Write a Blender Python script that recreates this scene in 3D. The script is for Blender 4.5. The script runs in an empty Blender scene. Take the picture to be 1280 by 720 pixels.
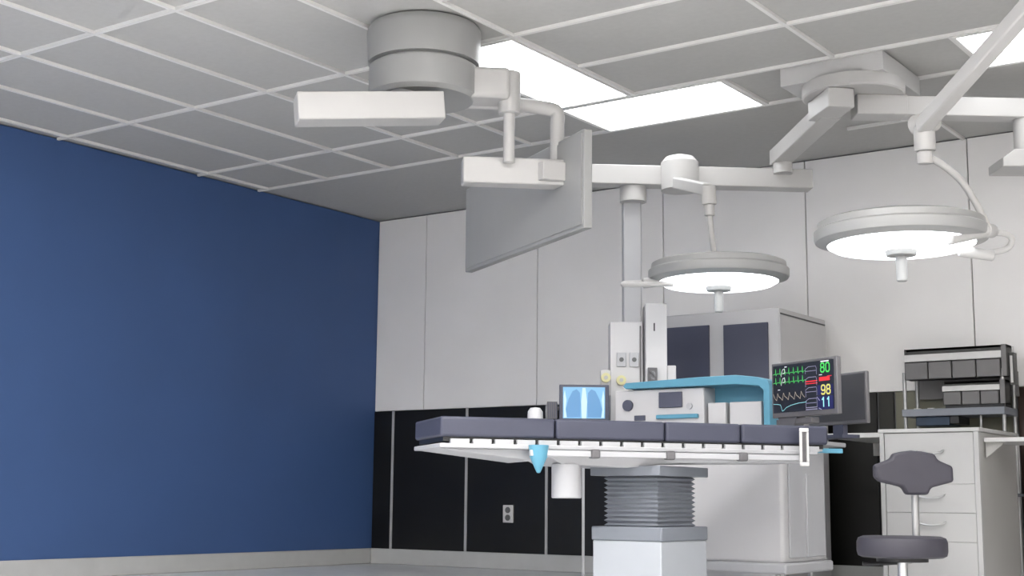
import bpy, bmesh, math, random
from math import sin, cos, pi, radians
from mathutils import Vector, Matrix
random.seed(4)
S = bpy.context.scene
C = S.collection

# ------------------------------------------------------------------ camera
f_px, yaw, tilt, roll = 1716.35, 0.616711, 0.153242, 0.00933
fw = Vector((-sin(yaw)*cos(tilt), cos(yaw)*cos(tilt), sin(tilt)))
rt = Vector((cos(yaw), sin(yaw), 0)); up = rt.cross(fw)
r2 = cos(roll)*rt + sin(roll)*up; u2 = -sin(roll)*rt + cos(roll)*up
cam = bpy.data.objects.new('camera', bpy.data.cameras.new('camera'))
cam.data.sensor_width = 36; cam.data.lens = f_px/1280*36; cam.data.clip_start = .05
M = Matrix((r2, u2, -fw)).transposed().to_4x4(); M.translation = Vector((0, 0, .55))
cam.matrix_world = M; C.objects.link(cam); S.camera = cam
# ------------------------------------------------------------------ world, exposure
w = bpy.data.worlds.new('world'); S.world = w; w.use_nodes = True
w.node_tree.nodes['Background'].inputs[0].default_value = (.8, .85, .9, 1)
w.node_tree.nodes['Background'].inputs[1].default_value = .3
S.view_settings.view_transform = 'Standard'; S.view_settings.look = 'None'
S.view_settings.gamma = 1; S.view_settings.use_curve_mapping = False
S.view_settings.exposure = 0.12
PANEL_STRENGTH = 4.5
ADDED_PANEL_STRENGTH = 40  # strength of the unseen fill panels added overhead
LAMP_STRENGTH = 4

# ------------------------------------------------------------------ materials
def mat(name, col, rough=.5, metal=0, noise=0, scale=6, bump=0, emit=None, es=0, spec=.5):
    m = bpy.data.materials.new(name); m.use_nodes = True
    nt = m.node_tree; b = nt.nodes['Principled BSDF']
    b.inputs['Roughness'].default_value = rough; b.inputs['Metallic'].default_value = metal
    b.inputs['Specular IOR Level'].default_value = spec
    b.inputs['Base Color'].default_value = (*col, 1)
    if noise or bump:
        tc = nt.nodes.new('ShaderNodeTexCoord'); n = nt.nodes.new('ShaderNodeTexNoise')
        n.inputs['Scale'].default_value = scale; n.inputs['Detail'].default_value = 4
        nt.links.new(tc.outputs['Object'], n.inputs['Vector'])
        if noise:
            r = nt.nodes.new('ShaderNodeValToRGB')
            r.color_ramp.elements[0].position = .3; r.color_ramp.elements[1].position = .7
            r.color_ramp.elements[0].color = (*[c*(1-noise) for c in col], 1)
            r.color_ramp.elements[1].color = (*[min(1, c*(1+noise)) for c in col], 1)
            nt.links.new(n.outputs['Fac'], r.inputs[0]); nt.links.new(r.outputs[0], b.inputs['Base Color'])
        if bump:
            bp = nt.nodes.new('ShaderNodeBump'); bp.inputs['Strength'].default_value = bump
            bp.inputs['Distance'].default_value = .003
            nt.links.new(n.outputs['Fac'], bp.inputs['Height']); nt.links.new(bp.outputs[0], b.inputs['Normal'])
    if emit:
        b.inputs['Emission Color'].default_value = (*emit, 1); b.inputs['Emission Strength'].default_value = es
    return m
def L(r, g, b):
    return tuple(((c/255+.055)/1.055)**2.4 if c > 10 else c/255/12.92 for c in (r, g, b))
MT = dict(
 wall=mat('wall_laminate', (.90, .88, .865), .45, noise=.02, scale=2),
 seam=mat('seam_grey', (.22, .22, .23), .6, noise=.05),
 blue=mat('wall_blue_paint', L(60, 88, 136), .6, noise=.04, scale=1.5),
 dark=mat('lower_panel_black', (.008, .0075, .006), .35, noise=.4, scale=2),
 olive=mat('lower_panel_olive', (.16, .155, .11), .4, noise=.12, scale=2),
 olivedark=mat('lower_panel_dark_olive', (.022, .021, .013), .35, noise=.4, scale=2.5),
 brown=mat('lower_panel_brown', (.03, .016, .01), .35, noise=.4, scale=2.5),
 joint=mat('light_joint', (.45, .45, .45), .4, noise=.03),
 base=mat('baseboard_grey', (.5, .5, .49), .5, noise=.04),
 floor=mat('vinyl_floor', (.74, .74, .74), .35, noise=.05, scale=9),
 tile=mat('ceiling_tile', (.46, .455, .44), .85, noise=.025, scale=30, bump=.1),
 grid=mat('ceiling_grid', (.75, .74, .72), .5, noise=.02),
 shell=mat('equipment_white', (.55, .54, .545), .38, noise=.015, scale=4),
 shell2=mat('equipment_offwhite', (.43, .43, .445), .4, noise=.02, scale=4),
 arm=mat('arm_enamel', (.47, .46, .45), .4, noise=.02, scale=4),
 lampshell=mat('lamp_shell', (.31, .31, .305), .4, noise=.02, scale=4),
 cab=mat('cabinet_white', (.54, .535, .53), .4, noise=.015, scale=3),
 cabside=mat('cabinet_carcass', (.50, .49, .47), .45, noise=.02, scale=3),
 gap=mat('gap_shadow_rubber', (.12, .12, .12), .7, noise=.05),
 chrome=mat('brushed_steel', (.6, .6, .6), .28, metal=1, noise=.04, scale=20),
 steel=mat('satin_steel', (.42, .42, .42), .4, metal=.6, noise=.05, scale=20),
 pad=mat('grey_vinyl_pad', L(55, 53, 62), .55, noise=.05, scale=12, bump=.15),
 mattress=mat('mattress_vinyl', L(62, 64, 80), .5, noise=.04, scale=10, bump=.12),
 panel=mat('dark_slate_panel', L(74, 76, 92), .45, noise=.04, scale=3),
 frame=mat('monitor_frame_grey', L(98, 96, 98), .45, noise=.03, scale=10),
 black=mat('black_plastic', (.012, .012, .014), .4, noise=.2, scale=10),
 screen=mat('monitor_glass', (.022, .024, .032), .3, noise=.1, scale=3),
 screenoff=mat('screen_off', (.06, .058, .06), .35, noise=.1, scale=3),
 teal=mat('teal_trim', L(88, 148, 172), .4, noise=.03, scale=5),
 navy=mat('navy_plastic', (.012, .03, .06), .4, noise=.2, scale=8),
 bin=mat('grey_bin', L(112, 110, 110), .5, noise=.04, scale=8),
 bindark=mat('dark_bin_edge', (.05, .05, .047), .5, noise=.1, scale=8),
 label=mat('white_strip', (.62, .61, .6), .5, noise=.02),
 shelf=mat('blue_grey_shelf', L(128, 132, 140), .45, noise=.03),
 bellows=mat('bellows_rubber', L(120, 124, 132), .6, noise=.04, scale=10),
 basewhite=mat('table_base_enamel', (.40, .42, .45), .4, noise=.02),
 yellow=mat('yellow_socket', L(205, 200, 150), .5, noise=.03),
 diff=mat('panel_diffuser', (.9, .9, .9), .6, emit=(.97, .985, 1), es=PANEL_STRENGTH, noise=.01),
 diffadded=mat('added_panel_diffuser', (.9, .9, .9), .6, emit=(1, .99, .98), es=ADDED_PANEL_STRENGTH, noise=.01),
 lampdiff=mat('lamp_diffuser', (.9, .9, .9), .5, emit=(.93, .97, 1), es=LAMP_STRENGTH, noise=.01),
 xblue=mat('xray_glow', (.1, .2, .3), .4, emit=L(120, 178, 215), es=.75, noise=.05),
 xdark=mat('xray_lung', (.05, .1, .2), .4, emit=L(90, 150, 195), es=.75, noise=.05),
 xlight=mat('xray_spine', (.3, .4, .4), .4, emit=L(175, 205, 220), es=.75, noise=.05),
 ggreen=mat('trace_green', (0, .1, 0), .4, emit=L(90, 215, 110), es=1, noise=.05),
 gyellow=mat('trace_yellow', (.1, .1, 0), .4, emit=L(225, 215, 120), es=1, noise=.05),
 gcyan=mat('trace_cyan', (0, .1, .1), .4, emit=L(170, 235, 240), es=1, noise=.05),
 gred=mat('readout_red', (.2, 0, 0), .4, emit=L(225, 60, 66), es=1, noise=.05),
 gviolet=mat('trace_violet', (.1, .1, .1), .4, emit=L(165, 160, 195), es=.8, noise=.05),
 gtan=mat('trace_tan', (.1, .1, .1), .4, emit=L(190, 175, 150), es=1, noise=.05),
 gwhite=mat('readout_white', (.1, .1, .1), .4, emit=L(235, 235, 240), es=1, noise=.05),
 gnavy=mat('readout_navy_field', (.01, .01, .05), .4, emit=L(30, 32, 70), es=.8, noise=.05),
)

# ------------------------------------------------------------------ builders (coordinates in metres, in the room's frame)
class B:
    def __init__(s): s.bm = bmesh.new()
    def _faces(s, vs, fs):
        v = [s.bm.verts.new(p) for p in vs]
        for f in fs:
            try: s.bm.faces.new([v[i] for i in f])
            except ValueError: pass
        return s
    def box(s, x0, x1, y0, y1, z0, z1):
        v = [(x, y, z) for z in (z0, z1) for x, y in ((x0, y0), (x1, y0), (x1, y1), (x0, y1))]
        return s._faces(v, [(3, 2, 1, 0), (4, 5, 6, 7), (0, 1, 5, 4), (1, 2, 6, 5), (2, 3, 7, 6), (3, 0, 4, 7)])
    def beam(s, a, b, wd, ht, ext=0):            # box whose long axis runs from a to b
        a, b = Vector(a), Vector(b); d = (b-a).normalized(); a = a-d*ext; b = b+d*ext
        side = d.cross(Vector((0, 0, 1)))
        side = Vector((1, 0, 0)) if side.length < 1e-4 else side.normalized()
        u = side.cross(d).normalized()
        v = [p + side*sx*wd/2 + u*sz*ht/2 for p in (a, b) for sx, sz in ((-1, -1), (1, -1), (1, 1), (-1, 1))]
        return s._faces(v, [(0, 1, 2, 3), (7, 6, 5, 4), (1, 0, 4, 5), (2, 1, 5, 6), (3, 2, 6, 7), (0, 3, 7, 4)])
    def cyl(s, a, b, ra, rb=None, n=28):
        rb = ra if rb is None else rb
        return s.tube([a, b], [ra, rb], n)
    def tube(s, pts, r, n=16):
        pts = [Vector(p) for p in pts]; rs = r if isinstance(r, (list, tuple)) else [r]*len(pts)
        rings = []; prev = None
        for i, p in enumerate(pts):
            d = (pts[min(i+1, len(pts)-1)] - pts[max(i-1, 0)]).normalized()
            if prev is None:
                a = Vector((0, 0, 1)) if abs(d.z) < .9 else Vector((1, 0, 0))
                x = d.cross(a).normalized()
            else: x = (prev - d*prev.dot(d)).normalized()
            prev = x; y = d.cross(x)
            rings.append([s.bm.verts.new(p + rs[i]*(cos(2*pi*k/n)*x + sin(2*pi*k/n)*y)) for k in range(n)])
        for A, Bq in zip(rings, rings[1:]):
            for k in range(n): s.bm.faces.new((A[k], A[(k+1) % n], Bq[(k+1) % n], Bq[k]))
        s.bm.faces.new(rings[0][::-1]); s.bm.faces.new(rings[-1])
        return s
    def lathe(s, c, prof, n=72):                 # prof: (radius, height) pairs round a vertical axis
        rings = []
        for r, z in prof:
            if r < 1e-5: rings.append([s.bm.verts.new((c[0], c[1], c[2]+z))])
            else: rings.append([s.bm.verts.new((c[0]+r*cos(2*pi*k/n), c[1]+r*sin(2*pi*k/n), c[2]+z)) for k in range(n)])
        for A, Q in zip(rings, rings[1:]):
            for k in range(n):
                k2 = (k+1) % n
                if len(A) == 1 and len(Q) == 1: continue
                if len(A) == 1: s.bm.faces.new((A[0], Q[k2], Q[k]))
                elif len(Q) == 1: s.bm.faces.new((A[k], A[k2], Q[0]))
                else: s.bm.faces.new((A[k], A[k2], Q[k2], Q[k]))
        return s
    def prism(s, poly, o, ux, uy, depth):        # polygon in the plane o + a*ux + b*uy, pushed along depth
        o, ux, uy, dp = Vector(o), Vector(ux), Vector(uy), Vector(depth); n = len(poly)
        P = [o+ux*a+uy*b for a, b in poly]
        return s._faces(P+[p+dp for p in P], [tuple(range(n)), tuple(range(2*n-1, n-1, -1))] +
                        [(i, i+n, (i+1) % n+n, (i+1) % n) for i in range(n)])
    def build(s, name, m, parent=None, loc=None, bevel=0, seg=2, smooth=35):
        L0 = Vector(loc) if loc is not None else (Vector(ORIG[parent.name]) if parent else Vector((0, 0, 0)))
        bmesh.ops.recalc_face_normals(s.bm, faces=s.bm.faces)
        for v in s.bm.verts: v.co -= L0
        me = bpy.data.meshes.new(name); s.bm.to_mesh(me); s.bm.free()
        me.materials.append(MT[m] if isinstance(m, str) else m)
        for p in me.polygons: p.use_smooth = True
        me.set_sharp_from_angle(angle=radians(smooth))
        o = bpy.data.objects.new(name, me); C.objects.link(o)
        if parent: o.parent = parent
        elif loc is not None: o.location = L0
        ORIG[o.name] = tuple(L0)
        if bevel:
            b = o.modifiers.new('bevel', 'BEVEL'); b.width = bevel; b.segments = seg
            b.limit_method = 'ANGLE'; b.angle_limit = radians(40)
        return o
ORIG = {}
def thing(name, label, cat, loc, group=None):
    o = bpy.data.objects.new(name, None); C.objects.link(o); o.location = loc
    o.empty_display_size = .1
    ORIG[o.name] = tuple(loc); o['label'] = label; o['category'] = cat
    if group: o['group'] = group
    return o
def tag(o, label, cat, group=None):
    o['label'] = label; o['category'] = cat
    if group: o['group'] = group
    return o
def struct(o, label=None):
    o['kind'] = 'structure'
    if label: o['label'] = label
    return o
def bx(*a): return B().box(*a)
def smoothpath(pts, n=6):
    P = [Vector(p) for p in pts]; P = [P[0]]+P+[P[-1]]; out = []
    for i in range(1, len(P)-2):
        for k in range(n):
            t = k/n; a, b, c, d = P[i-1:i+3]
            out.append(.5*((2*b)+(c-a)*t+(2*a-5*b+4*c-d)*t*t+(3*b-a-3*c+d)*t**3))
    return out+[P[-2]]

# ================================================================== the room
H = 3.0; XL, XR, YF, YB = -7.95, 1.6, -3.0, 9.17; ZW = 1.307
struct(bx(XL-.1, XR+.1, YF-.1, YB+.2, -.1, 0).build('floor', 'floor'))
struct(bx(XL-.1, XR+.1, YF-.1, YB+.2, H+.01, H+.1).build('ceiling', 'tile'))
# back wall: white laminate panels 1.17 m wide above, dark panels below
wb = B(); xs = [XL]; x = -2.724-1.17*4
while x < XR: xs.append(x); x += 1.17
xs.append(XR)
for a, b in zip(xs, xs[1:]): wb.box(a+.004, b-.004, YB-.02, YB+.03, ZW, H)
struct(wb.build('wall_back', 'wall', bevel=.003))
struct(bx(XL, XR, YB+.0, YB+.1, 0, H+.01).build('wall_behind', 'seam'))
n = 0
def trimbox(m, *a, bevel=0):
    global n; n += 1
    return struct(bx(*a).build('trim_%d' % n, m, bevel=bevel))
low = [(XL, -7.724, 'dark'), (-7.724, -6.924, 'dark'), (-6.924, -6.125, 'dark'),
       (-6.125, -3.40, 'dark'), (-3.40, -3.28, 'olivedark'), (-3.28, -2.47, 'olive'), (-2.47, -1.3, 'brown'), (-1.3, 1.6, 'olivedark')]
for a, b, m in low: trimbox(m, a+.008, b-.008, YB-.03, YB, .13, ZW-.004, bevel=.002)
for x in (-7.724, -6.924, -6.125): trimbox('joint', x-.012, x+.012, YB-.036, YB, .13, ZW-.004)
struct(bx(XL, XR, YB-.045, YB, 0, .13).build('baseboard_back', 'base', bevel=.006))
struct(bx(XL-.1, XL, YF, YB, 0, H).build('wall_left', 'blue'))
struct(bx(XL, XL+.02, YF, YB-.05, 0, .13).build('baseboard_left', 'base', bevel=.006))
struct(bx(XR, XR+.1, YF, YB, 0, H).build('wall_right', 'wall'))
struct(bx(XL, XR, YF-.1, YF, 0, H).build('wall_front', 'wall'))
# ceiling grid
g = B()
def gx(x, y0, y1): g.box(x-.011, x+.011, y0, y1, H-.008, H+.01)
def gy(y, x0, x1): g.box(x0, x1, y-.011, y+.011, H-.0085, H+.01)
for k in range(-13, 1): gy(7.02+.64*k, -4.08, XR)
for k in range(-13, 1): pass
x = -4.08
while x < XR: gx(x, YF, 7.02); x += 1.28
gy(7.66, XL, XR); gy(7.02, XL, -4.08); gy(5.74, XL, -4.08)
for x in (-3.49, -2.156, -1.0, .3): gx(x, 7.02, 7.66)
for x in (-4.64, -5.28, -5.92, -6.56, -7.2, -7.84): gx(x, YF, 7.66)
for y in (4.46, 3.18, 1.9, .62): gy(y, XL, -4.08)
gy(8.48, -3.3, -2.745); gx(-2.745, 8.48, YB-.02)
struct(g.build('ceiling_grid_trim', 'grid'), 'pale metal grid between the grey ceiling tiles').name = 'trim_90'

def panel(x0, x1, y0, y1, label, group, m='diff'):
    t = thing('ceiling_light', label, 'ceiling light', ((x0+x1)/2, (y0+y1)/2, H), group)
    B().box(x0, x1, y0, y0+.015, H-.012, H+.005).box(x0, x1, y1-.015, y1, H-.012, H+.005) \
       .box(x0, x0+.015, y0+.015, y1-.015, H-.012, H+.005).box(x1-.015, x1, y0+.015, y1-.015, H-.012, H+.005).build('frame', 'grid', t)
    bx(x0+.015, x1-.015, y0+.015, y1-.015, H-.006, H+.004).build('diffuser', m, t)
    return t
G = 'recessed ceiling light panels'
panel(-4.63, -3.50, 7.035, 7.645, 'long flat white ceiling light panel in the middle, nearest the back wall', G)
panel(-4.63, -4.095, 5.755, 7.005, 'white ceiling light panel running lengthwise beside the round boom canopy', G)
panel(-2.146, -1.01, 7.035, 7.645, 'bright ceiling light panel at far right behind the slanted lamp arm', G)
for i, (x0, y0) in enumerate(((-2.79, 3.19), (-.23, 3.19), (-2.79, .63), (-.23, .63), (-6.5, 1.91), (-5.27, .64), (-5.27,-1.8), (-1.51, -1.8))):  # unseen panels added to brighten the room from the near side
    panel(x0, x0+1.1, y0+.01, y0+.62, 'added fill light panel above the near part of the room, out of view', 'added fill lights out of view', 'diffadded')

# ================================================================== equipment boom with square ceiling plate
bo = thing('ceiling_boom', 'off-white two-armed ceiling boom hanging from a square ceiling plate', 'ceiling boom', (-2.8, 7.3, H))
bx(-3.135, -2.53, 7.05, 7.65, 2.893, 3.0).build('ceiling_plate', 'cab', bo, bevel=.004)
B().lathe((-2.785, 7.26, 0), [(0, 2.893), (.285, 2.893), (.285, 2.83), (.275, 2.822), (0, 2.822)]).build('hub_disc', 'arm', bo)
B().beam((-2.76, 7.02, 2.765), (-2.98, 7.25, 2.765), .15, .11).build('joint_block', 'arm', bo, bevel=.006)
B().beam((-2.78, 7.25, 2.765), (-2.55, 7.42, 2.765), .15, .115).build('joint_block', 'arm', bo, bevel=.006)
B().beam((-2.9, 7.2, 2.755), (-3.58, 8.0, 2.735), .12, .10).build('arm', 'arm', bo, bevel=.006)
B().beam((-2.6, 7.4, 2.77), (-1.95, 7.9, 2.77), .12, .112).build('arm', 'arm', bo, bevel=.006)
B().cyl((-3.53, 7.95, 2.735), (-3.53, 7.95, 2.62), .06).build('pivot', 'arm', bo)
B().beam((-3.43, 8.15, 2.6), (-4.6, 7.21, 2.6), .13, .125).build('lower_arm', 'arm', bo, bevel=.006)
B().cyl((-2.01, 7.86, 2.72), (-2.01, 7.86, 2.50), .062).build('drop_column', 'arm', bo)
B().prism([(-.12, 0), (-.12, .05), (-.05, .1), (.2, .1), (.2, 0)], (-1.99, 7.75, 2.42), (.817, .577, 0), (0, 0, 1), (-.14, .2, 0)).build('equipment_head', 'arm', bo, bevel=.005)
B().cyl((-4.345, 7.46, 2.56), (-4.345, 7.46, 2.44), .085).build('column_socket', 'arm', bo)

# ================================================================== service column under the boom arm
VA = Vector((.817, .577, 0)); VN = Vector((.577, -.817, 0))          # the column and tower stand turned to the table
sc = thing('service_column', 'pale hanging medical supply column with wall sockets behind the x-ray display', 'supply column', (-4.40, 7.35, .95))
K0 = Vector((-4.452, 7.35, 0))
def kb(o_, u0, u1, z0, z1, dep, front=0.0): return B().prism([(u0, z0), (u1, z0), (u1, z1), (u0, z1)], o_+VN*front, VA, (0, 0, 1), -VN*dep)
kb(K0, .088, .205, 1.66, 2.56, .12, -.04).build('drop_tube', 'shell2', sc, bevel=.01)
kb(K0, 0, .205, .95, 1.665, .18).build('column_body', 'shell', sc, bevel=.006)
kb(K0, .185, .195, .95, 1.64, .01, .004).build('side_channel', 'frame', sc)
for u, z, m, nm in ((.07, 1.425, 'shell2', 'socket'), (.15, 1.425, 'shell2', 'socket'), (.068, 1.295, 'yellow', 'gas_outlet'), (-.028, 1.31, 'yellow', 'gas_outlet')):
    p = K0+VA*u+Vector((0, 0, z))
    if nm == 'socket':
        o = kb(K0, u-.03, u+.03, z-.045, z+.045, .01, .014).build(nm, m, sc, bevel=.004)
        B().cyl(p+VN*.02, p+VN*.01, .014).build('socket_hole', 'gap', o)
    else:
        o = B().cyl(p+VN*.03, p-VN*.01, .03).build(nm, m, sc)
        B().cyl(p+VN*.036, p+VN*.03, .012).build('outlet_valve', 'shell2', o)
kb(K0, -.06, .0, 1.2, 1.36, .06).build('outlet_wing', 'shell', sc, bevel=.004)

# ================================================================== white tower beside the column
TW = Vector((-4.236, 7.42, 0))
tw = thing('equipment_tower', 'narrow pale equipment tower with a stepped side beside the supply column', 'equipment tower', (-4.25, 7.5, 0))
kb(TW, 0, .134, 0, 1.775, .2).build('tower_body', 'shell', tw, bevel=.006)
kb(TW, .134, .19, 0, 1.387, .18, -.01).build('side_step', 'shell', tw, bevel=.006)
kb(TW, .05, .058, 1.60, 1.65, .01, .004).build('keyhole', 'black', tw)
o = kb(TW, .01, .07, 1.28, 1.37, .019, .019).build('control_box', 'frame', tw, bevel=.003)
kb(TW, .022, .058, 1.295, 1.35, .006, .019).build('display', 'shell2', o)

# ================================================================== tall cabinet with slate panels
tc = thing('storage_cabinet', 'tall white machine cabinet with two dark slate front panels', 'cabinet', (-4.1, 8.6, 0))
bx(-4.55, -3.69, 8.2, 8.97, 0, 1.803).build('cabinet_body', 'shell', tc, bevel=.008)
bx(-4.52, -4.19, 8.185, 8.2, 1.1, 1.718).build('front_panel', 'panel', tc, bevel=.003)
bx(-4.084, -3.765, 8.185, 8.2, 1.1, 1.71).build('front_panel', 'panel', tc, bevel=.003)
bx(-3.69, -3.684, 8.22, 8.95, 1.762, 1.77).build('side_groove', 'gap', tc)
bx(-3.69, -3.682, 8.2, 8.95, .1, 1.755).build('side_panel', 'shell', tc, bevel=.002)

# ================================================================== surgical lamps
def lamp(c, R, label, yoke, clamps, kn, extra):
    t = thing('surgical_light', label, 'surgical light', (c[0], c[1], c[2]))
    B().lathe(c, [(0, .085), (R*.9, .085), (R*.955, .075), (R*.965, .045), (R, .035), (R, .0), (R*.985, -.012), (R*.85, -.03), (R*.84, -.02), (0, -.02)], 96).build('lamp_head', 'lampshell', t)
    B().lathe(c, [(0, -.06), (R*.5, -.057), (R*.78, -.047), (R*.845, -.032), (R*.845, -.019), (0, -.019)], 96).build('diffuser', 'lampdiff', t)
    h = B().lathe(c, [(0, -.043), (.078, -.043), (.078, -.05), (.068, -.082), (.03, -.086), (0, -.086)], 40).build('handle_hub', 'lampshell', t)
    B().lathe(c, [(0, -.085), (.027, -.085), (.025, -.2), (.02, -.205), (0, -.205)], 28).build('handle_grip', 'lampshell', h)
    for p, r in yoke: B().tube(smoothpath(p), r).build('yoke', 'arm', t)
    for a, b, r in clamps: B().cyl(a, b, r).build('yoke_clamp', 'arm', t, bevel=.006)
    for a, b, ra, rb in kn: B().cyl(a, b, ra, rb).build('knuckle', 'arm', t, bevel=.004)
    for a, b, w_, h_ in extra: B().beam(a, b, w_, h_).build('spring_arm', 'arm', t, bevel=.008)
    return t
c1 = (-2.195, 6.275, 1.79)
l1 = lamp(c1, .402, 'large round lit surgical light at right with a thick slanted ceiling arm',
     [([(-2.066, 6.29, 2.17), (-2.02, 6.33, 2.15), (-1.948, 6.392, 2.078), (-1.902, 6.441, 1.989), (-1.869, 6.481, 1.9), (-1.845, 6.5, 1.82)], .017),
      ([(-1.845, 6.46, 1.815), (-1.784, 6.54, 1.815), (-1.764, 6.577, 1.789), (-1.789, 6.567, 1.747), (-1.862, 6.519, 1.728), (-1.93, 6.47, 1.723)], .015)],
     [((-1.93, 6.14, 1.745), (-1.81, 6.32, 1.80), .034), ((-1.81, 6.30, 1.795), (-1.835, 6.49, 1.825), .034), ((-1.97, 6.43, 1.733), (-1.84, 6.53, 1.712), .026)],
     [((-2.063, 6.274, 2.32), (-2.066, 6.285, 2.2), .05, .05), ((-2.066, 6.283, 2.2), (-2.07, 6.29, 2.14), .036, .036)],
     [((-2.065, 6.25, 2.31), (-1.10, 5.36, 2.70), .066, .07)])
B().cyl((-2.12, 6.30, 2.335), (-2.0, 6.25, 2.335), .05).build('elbow_joint', 'arm', l1, bevel=.01)
B().cyl((-1.10, 5.36, 2.62), (-1.10, 5.36, 3.0), .055).build('ceiling_post', 'arm', l1)
B().lathe((-1.10, 5.36, 0), [(0, 2.93), (.14, 2.93), (.16, 3.0), (0, 3.0)], 40).build('ceiling_rosette', 'arm', l1)
c2 = (-3.542, 7.05, 1.83)
l2 = lamp(c2, .402, 'round surgical light further back, hung below the boom arm in mid room',
     [([(-3.549, 6.965, 2.19), (-3.55, 6.975, 2.12), (-3.545, 6.99, 2.02), (-3.541, 7.01, 1.91)], .017),
      ([(-3.80, 6.9, 1.80), (-3.97, 6.76, 1.79), (-3.95, 6.72, 1.775), (-3.70, 6.80, 1.77)], .016)],
     [((-3.90, 6.80, 1.79), (-3.78, 6.90, 1.81), .03), ((-3.541, 7.02, 1.97), (-3.541, 7.02, 1.90), .03)],
     [((-3.549, 6.955, 2.345), (-3.549, 6.96, 2.24), .042, .042), ((-3.549, 6.96, 2.24), (-3.549, 6.963, 2.175), .03, .03)],
     [((-3.56, 6.96, 2.33), (-4.06, 7.50, 2.54), .06, .07)])
B().lathe((-4.06, 7.56, 0), [(0, 2.50), (.12, 2.50), (.12, 2.68), (.09, 2.715), (.04, 2.73), (0, 2.732)], 36).build('arm_pivot', 'arm', l2)

# ================================================================== round ceiling canopy with hub, poles and wide display
pc = thing('ceiling_pendant', 'round ceiling canopy with pale swivel arms and poles at upper left', 'ceiling pendant', (-4.41, 5.40, H))
B().lathe((-4.41, 5.40, 0), [(0, 3.0), (.285, 3.0), (.297, 2.985), (.30, 2.96), (.292, 2.80), (0, 2.80)], 72).build('canopy', 'lampshell', pc)
B().lathe((-4.41, 5.40, 0), [(0, 2.80), (.255, 2.80), (.255, 2.79), (.285, 2.78), (.285, 2.63), (.26, 2.61), (0, 2.61)], 72).build('hub', 'lampshell', pc)
B().beam((-4.36, 5.43, 2.695), (-4.06, 5.68, 2.695), .2, .165).build('swivel_arm', 'arm', pc, bevel=.02)
B().cyl((-4.055, 5.68, 2.775), (-4.055, 5.68, 2.55), .058).build('pole_socket', 'arm', pc, bevel=.006)
B().cyl((-4.055, 5.68, 2.56), (-4.055, 5.68, 2.29), .03).build('pole', 'arm', pc)
B().tube(smoothpath([(-4.44, 5.6, 2.66), (-4.2, 5.79, 2.66), (-3.99, 5.955, 2.635), (-3.955, 5.985, 2.60), (-3.955, 5.985, 2.54), (-3.955, 5.985, 2.30)]), .038).build('tube_arm', 'arm', pc)
B().beam((-4.30, 5.60, 2.26), (-3.86, 6.0, 2.26), .12, .14).build('mounting_block', 'arm', pc, bevel=.008)
B().cyl((-4.43, 5.30, 2.64), (-4.36, 5.12, 2.50), .07).build('arm_joint', 'lampshell', pc)
B().beam((-4.66, 4.72, 2.44), (-4.2, 5.29, 2.51), .16, .14).build('side_arm', 'arm', pc, bevel=.006)

ds = thing('wide_display', 'large grey flat display hung edge-on below the round ceiling canopy', 'display', (-4.2, 6.2, 2.1))
a = Vector((-3.66, 5.83, 0)); b = Vector((-5.02, 6.62, 0)); d = (b-a).normalized(); nn = Vector((-d.y, d.x, 0))
if nn.y > 0: nn = -nn                        # towards the viewer
B().beam(a+Vector((0, 0, 2.185)), b+Vector((0, 0, 2.185)), .05, .52).build('display_housing', 'lampshell', ds, bevel=.006)
B().beam(a+d*.02+nn*.028+Vector((0, 0, 2.185)), b-d*.02+nn*.028+Vector((0, 0, 2.185)), .006, .48).build('back_cover', 'lampshell', ds)
B().beam(a+d*.3+nn*.02+Vector((0, 0, 2.26)), a+d*.3+nn*.16+Vector((0, 0, 2.26)), .2, .1).build('mount_bracket', 'arm', ds, bevel=.005)

# ================================================================== operating table
ot = thing('operating_table', 'operating table with grey-blue mattress sections on a ribbed bellows column', 'operating table', (-3.2, 5.7, 0))
T0 = Vector((-3.694, 4.682, 0)); tt = Vector((.615, .789, 0)); tn = Vector((-.789, .615, 0)); LT = 1.884; WT = .5
def W(s, n_, z): return T0+tt*s+tn*n_+Vector((0, 0, z))
def tb(s0, s1, n0, n1, z0, z1): return B().prism([(s0, z0), (s1, z0), (s1, z1), (s0, z1)], T0+tn*n0, tt, (0, 0, 1), tn*(n1-n0))
for a_, b_ in ((0, .28), (.28, .559), (.559, .76), (.76, 1)):
    tb(a_*LT+.003, b_*LT-.003, 0, WT, .82, .908).build('mattress_section', 'mattress', ot, bevel=.012, seg=3)
tb(.02, LT-.02, .02, WT-.02, .80, .82).build('table_frame', 'black', ot)
fr = B()
s = .05
while s < LT-.06:
    fr.prism([(s, .785), (s+.085, .785), (s+.085, .812), (s, .812)], T0+tn*.004, tt, (0, 0, 1), tn*.03); s += .1
fr.build('frame_slots', 'shell2', ot, bevel=.002)
tb(.0, LT-.06, .0, WT, .772, .792).build('table_deck', 'shell2', ot, bevel=.004)
for n0 in (-.035, WT+.01):
    tb(.40, LT-.12, n0, n0+.022, .742, .768).build('side_rail', 'shell2', ot, bevel=.003)
for px_s in (1.06, 1.42, .7):
    tb(px_s-.02, px_s+.02, -.055, .0, .735, .775).build('rail_clamp', 'frame', ot, bevel=.008)
B().prism([(0, .772), (.44, .722), (.52, .74), (.58, .71), (.9, .70), (1.15, .725), (LT-.1, .735), (LT-.06, .772)], T0+tn*.06, tt, (0, 0, 1), tn*(WT-.12)).build('underframe', 'shell2', ot, bevel=.004)
tb(1.70, 1.86, .02, .12, .79, .80).build('end_bracket', 'steel', ot)
B().beam(W(LT-.14, .06, .795), W(LT+.10, .06, .795), .03, .022).build('end_bar', 'teal', ot, bevel=.003)
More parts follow.
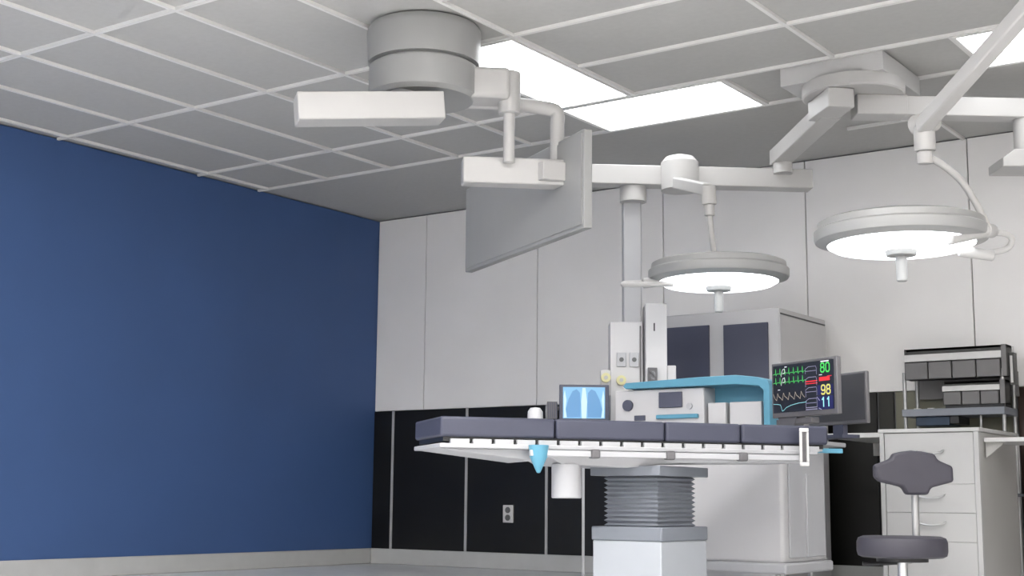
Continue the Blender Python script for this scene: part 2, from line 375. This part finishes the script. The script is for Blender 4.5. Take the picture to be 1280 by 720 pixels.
B().lathe(W(.445, -.01, 0), [(0, .79), (.045, .79), (.04, .74), (.008, .67), (0, .668)], 24).build('rail_hook', 'teal', ot)
B().lathe(W(.47, .12, 0), [(0, .965), (.022, .962), (.034, .945), (.036, .905), (0, .905)], 28).build('head_clamp', 'shell2', ot)
B().cyl(W(.62, .12, .715), W(.62, .12, .56), .068).build('motor_housing', 'shell2', ot, bevel=.006)
cx, cy = -3.235, 5.70
def sq(hx, hy, z0, z1, ox=0, oy=0): return (cx-hx+ox, cx+hx+ox, cy-hy+oy, cy+hy+oy, z0, z1)
bx(*sq(.185, .235, .665, .71)).build('column_cap', 'bellows', ot, bevel=.004)
bl = B(); N = 11; z0, z1 = .43, .665; rings = []
for i in range(2*N+1):
    z = z0+(z1-z0)*i/(2*N); e = .0 if i % 2 == 0 else .014
    rings.append([bl.bm.verts.new((cx+sx*(.13+e), cy+sy*(.165+e), z)) for sx, sy in ((-1, -1), (1, -1), (1, 1), (-1, 1))])
for A, Q in zip(rings, rings[1:]):
    for k in range(4): bl.bm.faces.new((A[k], A[(k+1) % 4], Q[(k+1) % 4], Q[k]))
bl.build('bellows', 'bellows', ot, smooth=10)
bx(*sq(.185, .225, .372, .435)).build('base_collar', 'bellows', ot, bevel=.006)
bx(*sq(.18, .22, .05, .372)).build('column_base', 'basewhite', ot, bevel=.006)
bx(*sq(.32, .3, .0, .06)).build('floor_plate', 'basewhite', ot, bevel=.015)

rs = thing('rail_scale', 'white upright slotted clip hooked on the right end of the table rail', 'clip', tuple(W(1.70, -.06, .72)))
q = B()
q.prism([(0, 0), (.044, 0), (.044, .018), (0, .018)], W(1.70, -.064, .718), tt, (0, 0, 1), tn*.014)
q.prism([(0, .157), (.044, .157), (.044, .175), (0, .175)], W(1.70, -.064, .718), tt, (0, 0, 1), tn*.014)
q.prism([(0, .018), (.01, .018), (.01, .157), (0, .157)], W(1.70, -.064, .718), tt, (0, 0, 1), tn*.014)
q.prism([(.034, .018), (.044, .018), (.044, .157), (.034, .157)], W(1.70, -.064, .718), tt, (0, 0, 1), tn*.014)
q.build('clip_frame', 'label', rs, bevel=.003)
q = B()
for k in range(5): q.prism([(.012, .024+k*.028), (.032, .024+k*.028), (.032, .042+k*.028), (.012, .042+k*.028)], W(1.70, -.056, .718), tt, (0, 0, 1), tn*.005)
q.prism([(.01, .018), (.034, .018), (.034, .157), (.01, .157)], W(1.70, -.052, .718), tt, (0, 0, 1), tn*.01)
q.build('slot_insert', 'frame', rs)

# ================================================================== anaesthesia machine
am = thing('anaesthesia_machine', 'white anaesthesia workstation with teal top shelf behind the operating table', 'medical machine', (-3.4, 6.9, 0))
bx(-3.78, -2.97, 6.60, 7.16, .24, .86).build('lower_cabinet', 'shell', am, bevel=.02, seg=4)
bx(-2.97, -2.958, 6.66, 7.12, .27, .84).build('side_panel', 'shell2', am, bevel=.003)
bx(-2.962, -2.948, 6.86, 6.90, .27, .70).build('side_rib', 'shell2', am, bevel=.003)
bx(-3.80, -2.945, 6.575, 7.19, .19, .245).build('plinth', 'shell2', am, bevel=.012)
for x in (-3.7, -3.04):
    for y in (6.68, 7.1):
        k = B().cyl((x, y-.025, .055), (x, y+.025, .055), .055).build('caster', 'frame', am, bevel=.006)
        B().cyl((x, y, .05), (x, y, .2), .014).build('caster_stem', 'steel', k)
bx(-3.80, -2.96, 6.62, 7.45, .86, .885).build('worktop', 'shell2', am, bevel=.006)
bx(-4.205, -3.62, 7.0, 7.17, .885, 1.195).build('control_panel', 'shell', am, bevel=.006)
bx(-4.2, -3.2, 7.02, 7.17, .84, .89).build('bench', 'shell2', am, bevel=.004)
B().cyl((-4.115, 6.985, 1.105), (-4.115, 7.0, 1.105), .033).build('pressure_gauge', 'panel', am)
bx(-3.905, -3.755, 6.985, 7.0, 1.085, 1.175).build('vent_screen', 'panel', am, bevel=.004)
B().cyl((-3.71, 6.99, 1.09), (-3.71, 7.0, 1.09), .018).build('dial', 'shell2', am)
bx(-4.07, -4.0, 6.988, 7.0, 1.015, 1.045).build('port', 'panel', am, bevel=.002)
bx(-3.92, -3.65, 6.975, 7.0, 1.02, 1.045).build('handle_bar', 'teal', am, bevel=.006)
bx(-3.62, -3.24, 7.14, 7.17, .885, 1.2).build('bay_back', 'teal', am)
for a_, b_ in ((-3.60, -3.49), (-3.465, -3.27)):
    bx(a_, b_, 7.01, 7.12, .885, 1.105).build('module', 'shell', am, bevel=.005)
P = [(-4.11, 1.20), (-4.13, 1.215), (-4.11, 1.235), (-3.62, 1.25), (-3.40, 1.252), (-3.27, 1.235), (-3.21, 1.215), (-3.197, 1.19), (-3.197, .885), (-3.235, .885), (-3.235, 1.16), (-3.26, 1.185), (-3.4, 1.20)]
B().prism(P, (0, 6.96, 0), (1, 0, 0), (0, 0, 1), (0, .22, 0)).build('top_shelf', 'teal', am, bevel=.004)
B().cyl((-3.0, 6.86, .885), (-3.0, 6.86, 1.0), .022).build('monitor_post', 'frame', am)

# ================================================================== monitors
mTR = Vector((-2.54, 6.30, 0)); md = Vector((-.89, .455, 0)).normalized()   # from right edge to left edge
mn = Vector((-md.y, md.x, 0)); mn = mn if mn.y < 0 else -mn                 # towards viewer
MW, z_lo, z_hi = .50, .975, 1.255
pm = thing('patient_monitor', 'patient monitor showing coloured heart traces and the numbers 80, 98 and 11', 'monitor', (-2.74, 6.4, z_lo))
ax = -md                                                                     # left to right
mL = mTR+md*MW
B().prism([(0, z_lo), (MW, z_lo), (MW, z_hi), (0, z_hi)], mL, ax, (0, 0, 1), -mn*.028).build('monitor_housing', 'frame', pm, bevel=.005)
scr = B().prism([(.016, z_lo+.026), (MW-.022, z_lo+.026), (MW-.022, z_hi-.014), (.016, z_hi-.014)], mL+mn*.0, ax, (0, 0, 1), mn*.002).build('screen', 'screen', pm)
def pt(u, v, k=.003): return mL+ax*(.016+u*(MW-.038))+Vector((0, 0, z_lo+.026+v*(z_hi-z_lo-.04)))+mn*k
def ribbon(pts, name, m, th=.0022, k=.003):
    q = B(); P_ = [pt(u, v, k) for u, v in pts]
    for a_, b_ in zip(P_, P_[1:]):
        d_ = (b_-a_); nrm = mn.cross(d_).normalized()*th/2; e = d_.normalized()*th*.4
        q._faces([a_-nrm-e, b_-nrm+e, b_+nrm+e, a_+nrm-e], [(0, 1, 2, 3)])
    return q.build(name, m, scr)
def rect(u0, u1, v0, v1, name, m, k=.0028):
    return B()._faces([pt(u0, v0, k), pt(u1, v0, k), pt(u1, v1, k), pt(u0, v1, k)], [(0, 1, 2, 3)]).build(name, m, scr)
SEG = {'0': [[(.15, .0), (0, .2), (0, .8), (.15, 1), (.45, 1), (.6, .8), (.6, .2), (.45, 0), (.15, 0)]],
       '8': [[(.15, .53), (.03, .67), (.03, .87), (.15, 1), (.45, 1), (.57, .87), (.57, .67), (.45, .53), (.15, .53), (0, .38), (0, .14), (.15, 0), (.45, 0), (.6, .14), (.6, .38), (.45, .53)]],
       '9': [[(.58, .55), (.45, .42), (.15, .42), (0, .58), (0, .85), (.15, 1), (.45, 1), (.6, .85), (.6, .2), (.45, 0), (.12, 0), (.02, .1)]],
       '1': [[(.1, .78), (.32, 1), (.32, 0)]]}
def txt(body, u, v, h, name, m):
    q = B(); wd = h*.88; c = pt(u, v, .0035); x0 = -(len(body)*wd-.28*h)/2
    for i, ch in enumerate(body):
        for line in SEG[ch]:
            P_ = [c+ax*(x0+i*wd+a_*h)+Vector((0, 0, (b_-.5)*h)) for a_, b_ in line]
            for p0, p1 in zip(P_, P_[1:]):
                d_ = (p1-p0).normalized(); nrm = mn.cross(d_).normalized()*h*.085; e = d_*h*.06
                q._faces([p0-nrm-e, p1-nrm+e, p1+nrm+e, p0+nrm-e], [(0, 1, 2, 3)])
    return q.build(name, m, scr)
rect(.74, .99, .0, .27, 'readout_field', 'gnavy'); rect(.74, .99, .30, .50, 'readout_field', 'gnavy')
for base in (.815, .625):
    p = [(.0, base)]
    for k in range(7):
        u = .02+k*.076; p += [(u+.01, base+.01), (u+.02, base), (u+.026, base+.115), (u+.033, base-.03), (u+.04, base), (u+.06, base+.015)]
    p += [(.56, base)]
    ribbon(p, 'heart_trace', 'ggreen')
    ribbon([(.14, base-.055), (.15, base+.02), (.17, base+.09), (.2, base+.1), (.21, base+.02), (.17, base-.0)], 'trace_marker', 'gwhite', .003, .0034)
p = [(.0, .40)]
for k in range(5):
    u = .02+k*.1; p += [(u+.01, .30), (u+.035, .26), (u+.055, .41), (u+.075, .34)]
ribbon(p+[(.53, .28)], 'pulse_trace', 'gtan')
ribbon([(.0, .19), (.07, .18), (.12, .165), (.15, .03), (.17, .04), (.22, .10), (.3, .14), (.42, .17), (.56, .18)], 'breath_trace', 'gcyan')
for i, v in enumerate((.88, .66, .45, .22)):
    ribbon([(.55, v-.17 if i else v-.12), (.55, v-.02), (.6, v+.02), (.72, v+.02), (.73, v-.03), (.73, v-.15)], 'readout_bracket', 'gviolet')
    ribbon([(.55, v-.07), (.72, v-.07)], 'readout_bracket', 'gviolet' if i != 1 else 'gred')
for i, v in enumerate((.60, .55)): ribbon([(.55, v), (.74, v)], 'alarm_line', 'gred', .004)
ribbon([(.55, .02), (.73, .02)], 'readout_bracket', 'gviolet', .004); ribbon([(.55, .06), (.73, .06)], 'readout_bracket', 'gviolet', .003)
txt('80', .87, .85, .043, 'number_readout', 'ggreen'); txt('98', .875, .40, .043, 'number_readout', 'gyellow'); txt('11', .875, .15, .043, 'number_readout', 'gcyan')
rect(.77, .94, .58, .66, 'alarm_readout', 'gred'); rect(.90, .97, .66, .675, 'alarm_readout', 'gred')
rect(.80, .93, .965, .99, 'header_text', 'gwhite'); rect(.20, .24, .945, .965, 'header_text', 'gwhite'); rect(.08, .12, .475, .49, 'header_text', 'gwhite'); rect(.77, .82, .70, .715, 'header_text', 'gwhite')
ribbon([(.76, .03), (.80, .0)], 'cursor', 'gviolet', .004); ribbon([(.73, .26), (.77, .19)], 'cursor', 'gviolet', .004)
mc = mL+ax*.22
B().prism([(.05, .93), (.16, .93), (.18, .98), (.03, .98)], mL-mn*.01, ax, (0, 0, 1), -mn*.06).build('neck', 'frame', pm, bevel=.004)
B().beam(tuple(mL+ax*.0-mn*.05+Vector((0, 0, .955))), tuple(mL+ax*.3-mn*.03+Vector((0, 0, .955))), .05, .03).build('support_arm', 'frame', pm, bevel=.004)

m2 = thing('spare_monitor', 'blank dark grey monitor half hidden behind the patient monitor', 'monitor', (-2.75, 6.88, .96))
R2 = Vector((-2.585, 6.80, 0)); L2 = R2+md*.46
B().prism([(0, .957), (.46, .957), (.46, 1.225), (0, 1.225)], L2, ax, (0, 0, 1), -mn*.022).build('monitor_housing', 'frame', m2, bevel=.005)
B().prism([(.012, .975), (.446, .975), (.446, 1.213), (.012, 1.213)], L2, ax, (0, 0, 1), mn*.002).build('screen', 'screenoff', m2)
B().prism([(.19, .905), (.27, .905), (.27, .96), (.19, .96)], L2-mn*.005, ax, (0, 0, 1), -mn*.03).build('neck', 'panel', m2)
B().prism([(.02, .887), (.30, .887), (.30, .905), (.02, .905)], L2+mn*.03, ax, (0, 0, 1), -mn*.12).build('stand_arm', 'panel', m2)

# x-ray display
xd = thing('xray_display', 'small display glowing blue with a chest x-ray above the table', 'display', (-4.58, 7.15, 1.05))
xa = Vector((.817, .577, 0)); xn = Vector((.577, -.817, 0)); X0 = Vector((-4.634, 7.05, 0))
B().prism([(0, 1.03), (.305, 1.03), (.305, 1.255), (0, 1.255)], X0, xa, (0, 0, 1), -xn*.035).build('display_housing', 'panel', xd, bevel=.004)
xs_ = B().prism([(.022, 1.048), (.28, 1.048), (.28, 1.24), (.022, 1.24)], X0, xa, (0, 0, 1), xn*.002).build('screen', 'xblue', xd)
def blob(pts, nm, m, k): B()._faces([X0+xa*u+xn*k+Vector((0, 0, v)) for u, v in pts], [tuple(range(len(pts)))]).build(nm, m, xs_)
blob([(.138, 1.048), (.165, 1.048), (.17, 1.15), (.16, 1.235), (.142, 1.235), (.134, 1.15)], 'spine_image', 'xlight', .0032)
for sgn in (-1, 1):
    c_ = .151; pts = [(.022, .0), (.105, -.0), (.11, .05), (.095, .11), (.07, .16), (.045, .172), (.025, .15), (.02, .08)]
    blob([(c_+sgn*a_, 1.055+b_) for a_, b_ in pts], 'lung_image', 'xdark', .003)
    blob([(c_+sgn*a_, 1.052+b_) for a_, b_ in ((.105, .0), (.123, .0), (.125, .13), (.118, .17), (.108, .11), (.113, .05))], 'shoulder_image', 'xlight', .0034)
B().prism([(.12, .9), (.18, .9), (.18, 1.1), (.12, 1.1)], X0-xn*.04, xa, (0, 0, 1), -xn*.03).build('stand_post', 'frame', xd)
B().prism([(.10, 0), (.20, 0), (.20, .02), (.10, .02)], X0+xn*.1, xa, (0, 0, 1), -xn*.3).build('foot', 'frame', xd, bevel=.004)
B().prism([(.142, .02), (.158, .02), (.158, .92), (.142, .92)], X0-xn*.045, xa, (0, 0, 1), -xn*.02).build('pole', 'shell2', xd)
sb = thing('speaker_box', 'small grey ribbed box left of the glowing x-ray display', 'equipment box', (-4.8, 6.95, 1.04))
B().prism([(-.075, 1.045), (-.012, 1.045), (-.012, 1.15), (-.075, 1.15)], X0, xa, (0, 0, 1), -xn*.05).build('box_body', 'frame', sb, bevel=.003)
q = B()
for k in range(5): q.prism([(-.069+.012*k, 1.05), (-.064+.012*k, 1.05), (-.064+.012*k, 1.145), (-.069+.012*k, 1.145)], X0, xa, (0, 0, 1), xn*.004)
q.build('ribs', 'panel', sb)
B().prism([(-.05, 1.1), (.03, 1.1), (.03, 1.12), (-.05, 1.12)], X0-xn*.04, xa, (0, 0, 1), -xn*.012).build('bracket', 'frame', sb)

# ================================================================== drawer cabinet
dc = thing('drawer_cabinet', 'white drawer cabinet with curved handles behind the stool', 'cabinet', (-2.68, 8.4, 0))
B().box(-2.965, -2.387, 8.02, 8.76, .06, .965).build('carcass', 'cabside', dc, bevel=.004)
bx(-2.975, -2.377, 7.99, 8.77, .965, .988).build('top_panel', 'cab', dc, bevel=.003)
bx(-2.968, -2.943, 7.995, 8.02, .0, .965).build('stile', 'cab', dc); bx(-2.412, -2.384, 7.995, 8.02, 0, .965).build('stile', 'cab', dc)
bx(-2.94, -2.41, 8.06, 8.74, 0, .06).build('plinth', 'gap', dc)
for z0_, z1_, hz in ((.665, .962, .845), (.50, .6635, .59), (.335, .4985, .435), (.062, .3335, .27)):
    dr = bx(-2.94, -2.415, 8.0, 8.02, z0_, z1_).build('drawer', 'cab', dc, bevel=.003)
    B().tube(smoothpath([(-2.745, 8.0, hz+.014), (-2.737, 7.975, hz+.004), (-2.69, 7.965, hz-.006), (-2.645, 7.965, hz-.006), (-2.60+.0, 7.975, hz+.004), (-2.592, 8.0, hz+.014)]), .0055, 10).build('handle', 'chrome', dr)

ws = thing('wall_counter', 'narrow pale counter slab between the machine and the drawer cabinet', 'counter', (-3.2, 8.8, .96))
bx(-3.42, -2.985, 8.3, 9.12, .955, .985).build('worktop', 'label', ws, bevel=.003)
bx(-3.42, -2.99, 9.09, 9.13, .87, .955).build('wall_cleat', 'cabside', ws)
w2 = thing('wall_counter', 'white counter slab jutting from the right side of the drawer cabinet', 'counter', (-2.0, 8.4, .91))
bx(-2.37, -.9, 8.05, 8.6, .905, .93).build('worktop', 'label', w2, bevel=.003)
B().prism([(0, 0), (.11, 0), (0, -.09)], (-2.375, 8.1, .905), (1, 0, 0), (0, 0, 1), (0, .02, 0)).build('bracket', 'cabside', w2)
bx(-.93, -.9, 8.06, 8.59, 0, .905).build('end_panel', 'cabside', w2)

# ================================================================== wall rack
rk = thing('storage_rack', 'steel storage rack frame with a blue-grey shelf against the back wall', 'rack', (-2.76, 9.0, 0))
for x in (-3.10, -2.47):
    for y in (8.84, 9.08): B().cyl((x, y, 0), (x, y, 1.56 if y > 9 else 1.40), .012, n=14).build('post', 'steel', rk)
bx(-3.11, -2.455, 8.80, 9.10, 1.11, 1.158).build('shelf', 'shelf', rk, bevel=.004)
bx(-3.10, -2.44, 9.085, 9.10, 1.24, 1.40).build('back_panel', 'bin', rk)
bx(-3.10, -2.44, 8.9, 9.10, .6, .62).build('shelf', 'shelf', rk)
B().cyl((-2.62, 8.86, .62), (-2.62, 8.86, 1.11), .008, n=12).build('shelf_strut', 'steel', rk)
br = B().box(-2.43, -2.40, 8.86, 8.93, 1.30, 1.50).build('end_bracket', 'bindark', rk)
bx(-2.422, -2.408, 8.852, 8.86, 1.31, 1.48).build('label_strip', 'label', br)
def bins(x0, x1, zt, zb, k, y0, y1, label, cat='storage bins'):
    t = thing('bin_unit', label, cat, ((x0+x1)/2, (y0+y1)/2, zb))
    h = zt-zb
    B().box(x0, x1, y1-.01, y1, zb, zt).box(x0, x0+.008, y0+.01, y1, zb, zt).box(x1-.03, x1, y0+.01, y1, zb, zt).box(x0, x1, y0+.02, y1, zt-.015, zt).box(x0, x1, y0+.03, y1, zb, zb+.006).build('case', 'bindark', t)
    bx(x1-.03, x1-.001, y0+.0, y0+.012, zb+.0, zt).build('end_cheek', 'bin', t)
    bx(x0, x1-.03, y0+.02, y0+.03, zt-h*.2, zt).build('top_rail', 'bindark', t)
    bx(x0, x1-.03, y0-.004, y0+.02, zt-h*.42, zt-h*.19).build('label_strip', 'label', t, bevel=.002)
    bw = (x1-.03-x0-.01)/k
    for i in range(k):
        a_ = x0+.006+i*bw
        bn = B().prism([(0, zb), (.0, zt-h*.45), (bw-.008, zt-h*.45), (bw-.008, zb)], (a_, y0, 0), (1, 0, 0), (0, 0, 1), (0, y1-y0-.02, 0)).build('bin', 'bin', t, bevel=.004)
bins(-3.085, -2.43, 1.549, 1.350, 4, 8.80, 8.93, 'upper row of four grey tilt bins on the storage rack')
bins(-2.84, -2.447, 1.327, 1.178, 3, 8.80, 8.92, 'lower short row of three grey bins above the rack shelf')
bs = B()
bs.box(-2.83, -2.46, 8.82, 8.98, 1.158, 1.178); tag(bs.build('riser_tray', 'black', loc=(-2.64, 8.9, 1.158)), 'thin black tray under the lower row of grey bins', 'tray')
for x in (-3.04, -2.95): tag(bx(x, x+.04, 8.83, 8.86, 1.158, 1.164).build('label_card', 'label', loc=(x, 8.84, 1.158)), ('left' if x < -3 else 'right')+'most of two small white cards lying on the rack shelf', 'card', 'cards on the rack shelf')
t = thing('storage_box', 'navy blue box with black end slung under the rack shelf', 'box', (-2.95, 8.9, 1.05))
bx(-3.03, -2.81, 8.83, 9.05, 1.05, 1.11).build('box_body', 'navy', t, bevel=.005); bx(-2.81, -2.75, 8.83, 9.05, 1.06, 1.11).build('box_end', 'black', t, bevel=.004)

# wall outlet and cable
wo = thing('wall_outlet', 'small white double socket low on the dark wall at left', 'wall socket', (-6.49, 9.14, .44))
bx(-6.54, -6.44, 9.125, 9.14, .37, .51).build('cover_plate', 'label', wo, bevel=.004)
for z in (.41, .47): B().cyl((-6.49, 9.12, z), (-6.49, 9.127, z), .024).build('socket', 'gap', wo)
tag(B().tube(smoothpath([(-2.47, 9.125, 1.0), (-2.468, 9.12, .8), (-2.47, 9.12, .6), (-2.478, 9.125, .45)]), .006, 10).build('wall_cable', 'label', loc=(-2.47, 9.12, .45)), 'thin pale cable hanging down the dark wall at far right', 'cable')
tag(B().tube(smoothpath([(-3.05, 7.24, .012), (-3.2, 7.5, .012), (-3.42, 8.0, .012), (-3.3, 8.5, .012), (-3.45, 9.0, .012), (-3.46, 9.1, .012)]), .012, 10).build('power_cable', 'black', loc=(-3.2, 7.5, 0)), 'black power cable trailing behind the machine across the floor', 'cable')

# ================================================================== stool
st = thing('stool', 'grey upholstered swivel stool with shaped backrest in front of the drawers', 'stool', (-2.13, 5.97, 0))
sx, sy = -2.13, 5.97
B().lathe((sx, sy, 0), [(0, .318), (.172, .318), (.188, .326), (.193, .345), (.193, .385), (.186, .402), (.165, .41), (0, .412)], 64).build('seat', 'pad', st)
B().lathe((sx, sy, 0), [(0, .30), (.11, .30), (.11, .318), (0, .318)], 32).build('seat_plate', 'black', st)
B().cyl((sx, sy, .07), (sx, sy, .30), .022).build('gas_column', 'chrome', st)
B().cyl((sx, sy, .06), (sx, sy, .19), .032).build('column_sleeve', 'black', st)
B().tube([(sx-.02, sy, .295), (sx-.12, sy-.06, .288), (sx-.15, sy-.08, .29)], .009, 10).build('height_lever', 'black', st)
for k in range(5):
    a_ = 2*pi*k/5+.5; e = (sx+.26*cos(a_), sy+.26*sin(a_), .075)
    lg = B().tube([(sx, sy, .10), (sx+.13*cos(a_), sy+.13*sin(a_), .095), e], [.024, .02, .014], 12).build('leg', 'chrome', st)
    B().cyl((e[0]-.012*sin(a_), e[1]+.012*cos(a_), .03), (e[0]+.012*sin(a_), e[1]-.012*cos(a_), .03), .03).build('caster', 'black', lg)
bc = Vector((-2.107, 6.07, .687)); va = Vector((.817, .577, 0)); vn = Vector((.577, -.817, 0))
sc_ = 6.1/1716.35
out = [(1090, 581), (1111, 573), (1114, 566.5), (1124, 564), (1136, 562.5), (1150, 563.5), (1166, 566.5), (1169.5, 574), (1188, 582), (1188.5, 601), (1160, 608.5), (1156, 617.5), (1129, 617.5), (1124, 608), (1096, 601.5), (1090, 596)]
# backrest outline in metres about its own middle
poly = [((x_-1139)*sc_, (590-y_)*sc_) for x_, y_ in out]
B().prism(poly, bc+vn*.03, va, (0, 0, 1), -vn*.05).build('backrest', 'pad', st, bevel=.012, seg=3)
B().tube(smoothpath([tuple(bc-vn*.035+va*.018+Vector((0, 0, .0))), tuple(bc-vn*.035+va*.018+Vector((0, 0, -.1))), tuple(bc-vn*.04+va*.018+Vector((0, 0, -.27))), tuple(bc-vn*.03+va*.018+Vector((0, 0, -.345))), (sx+.02, sy+.03, .305)]), .0165, 16).build('back_post', 'steel', st)
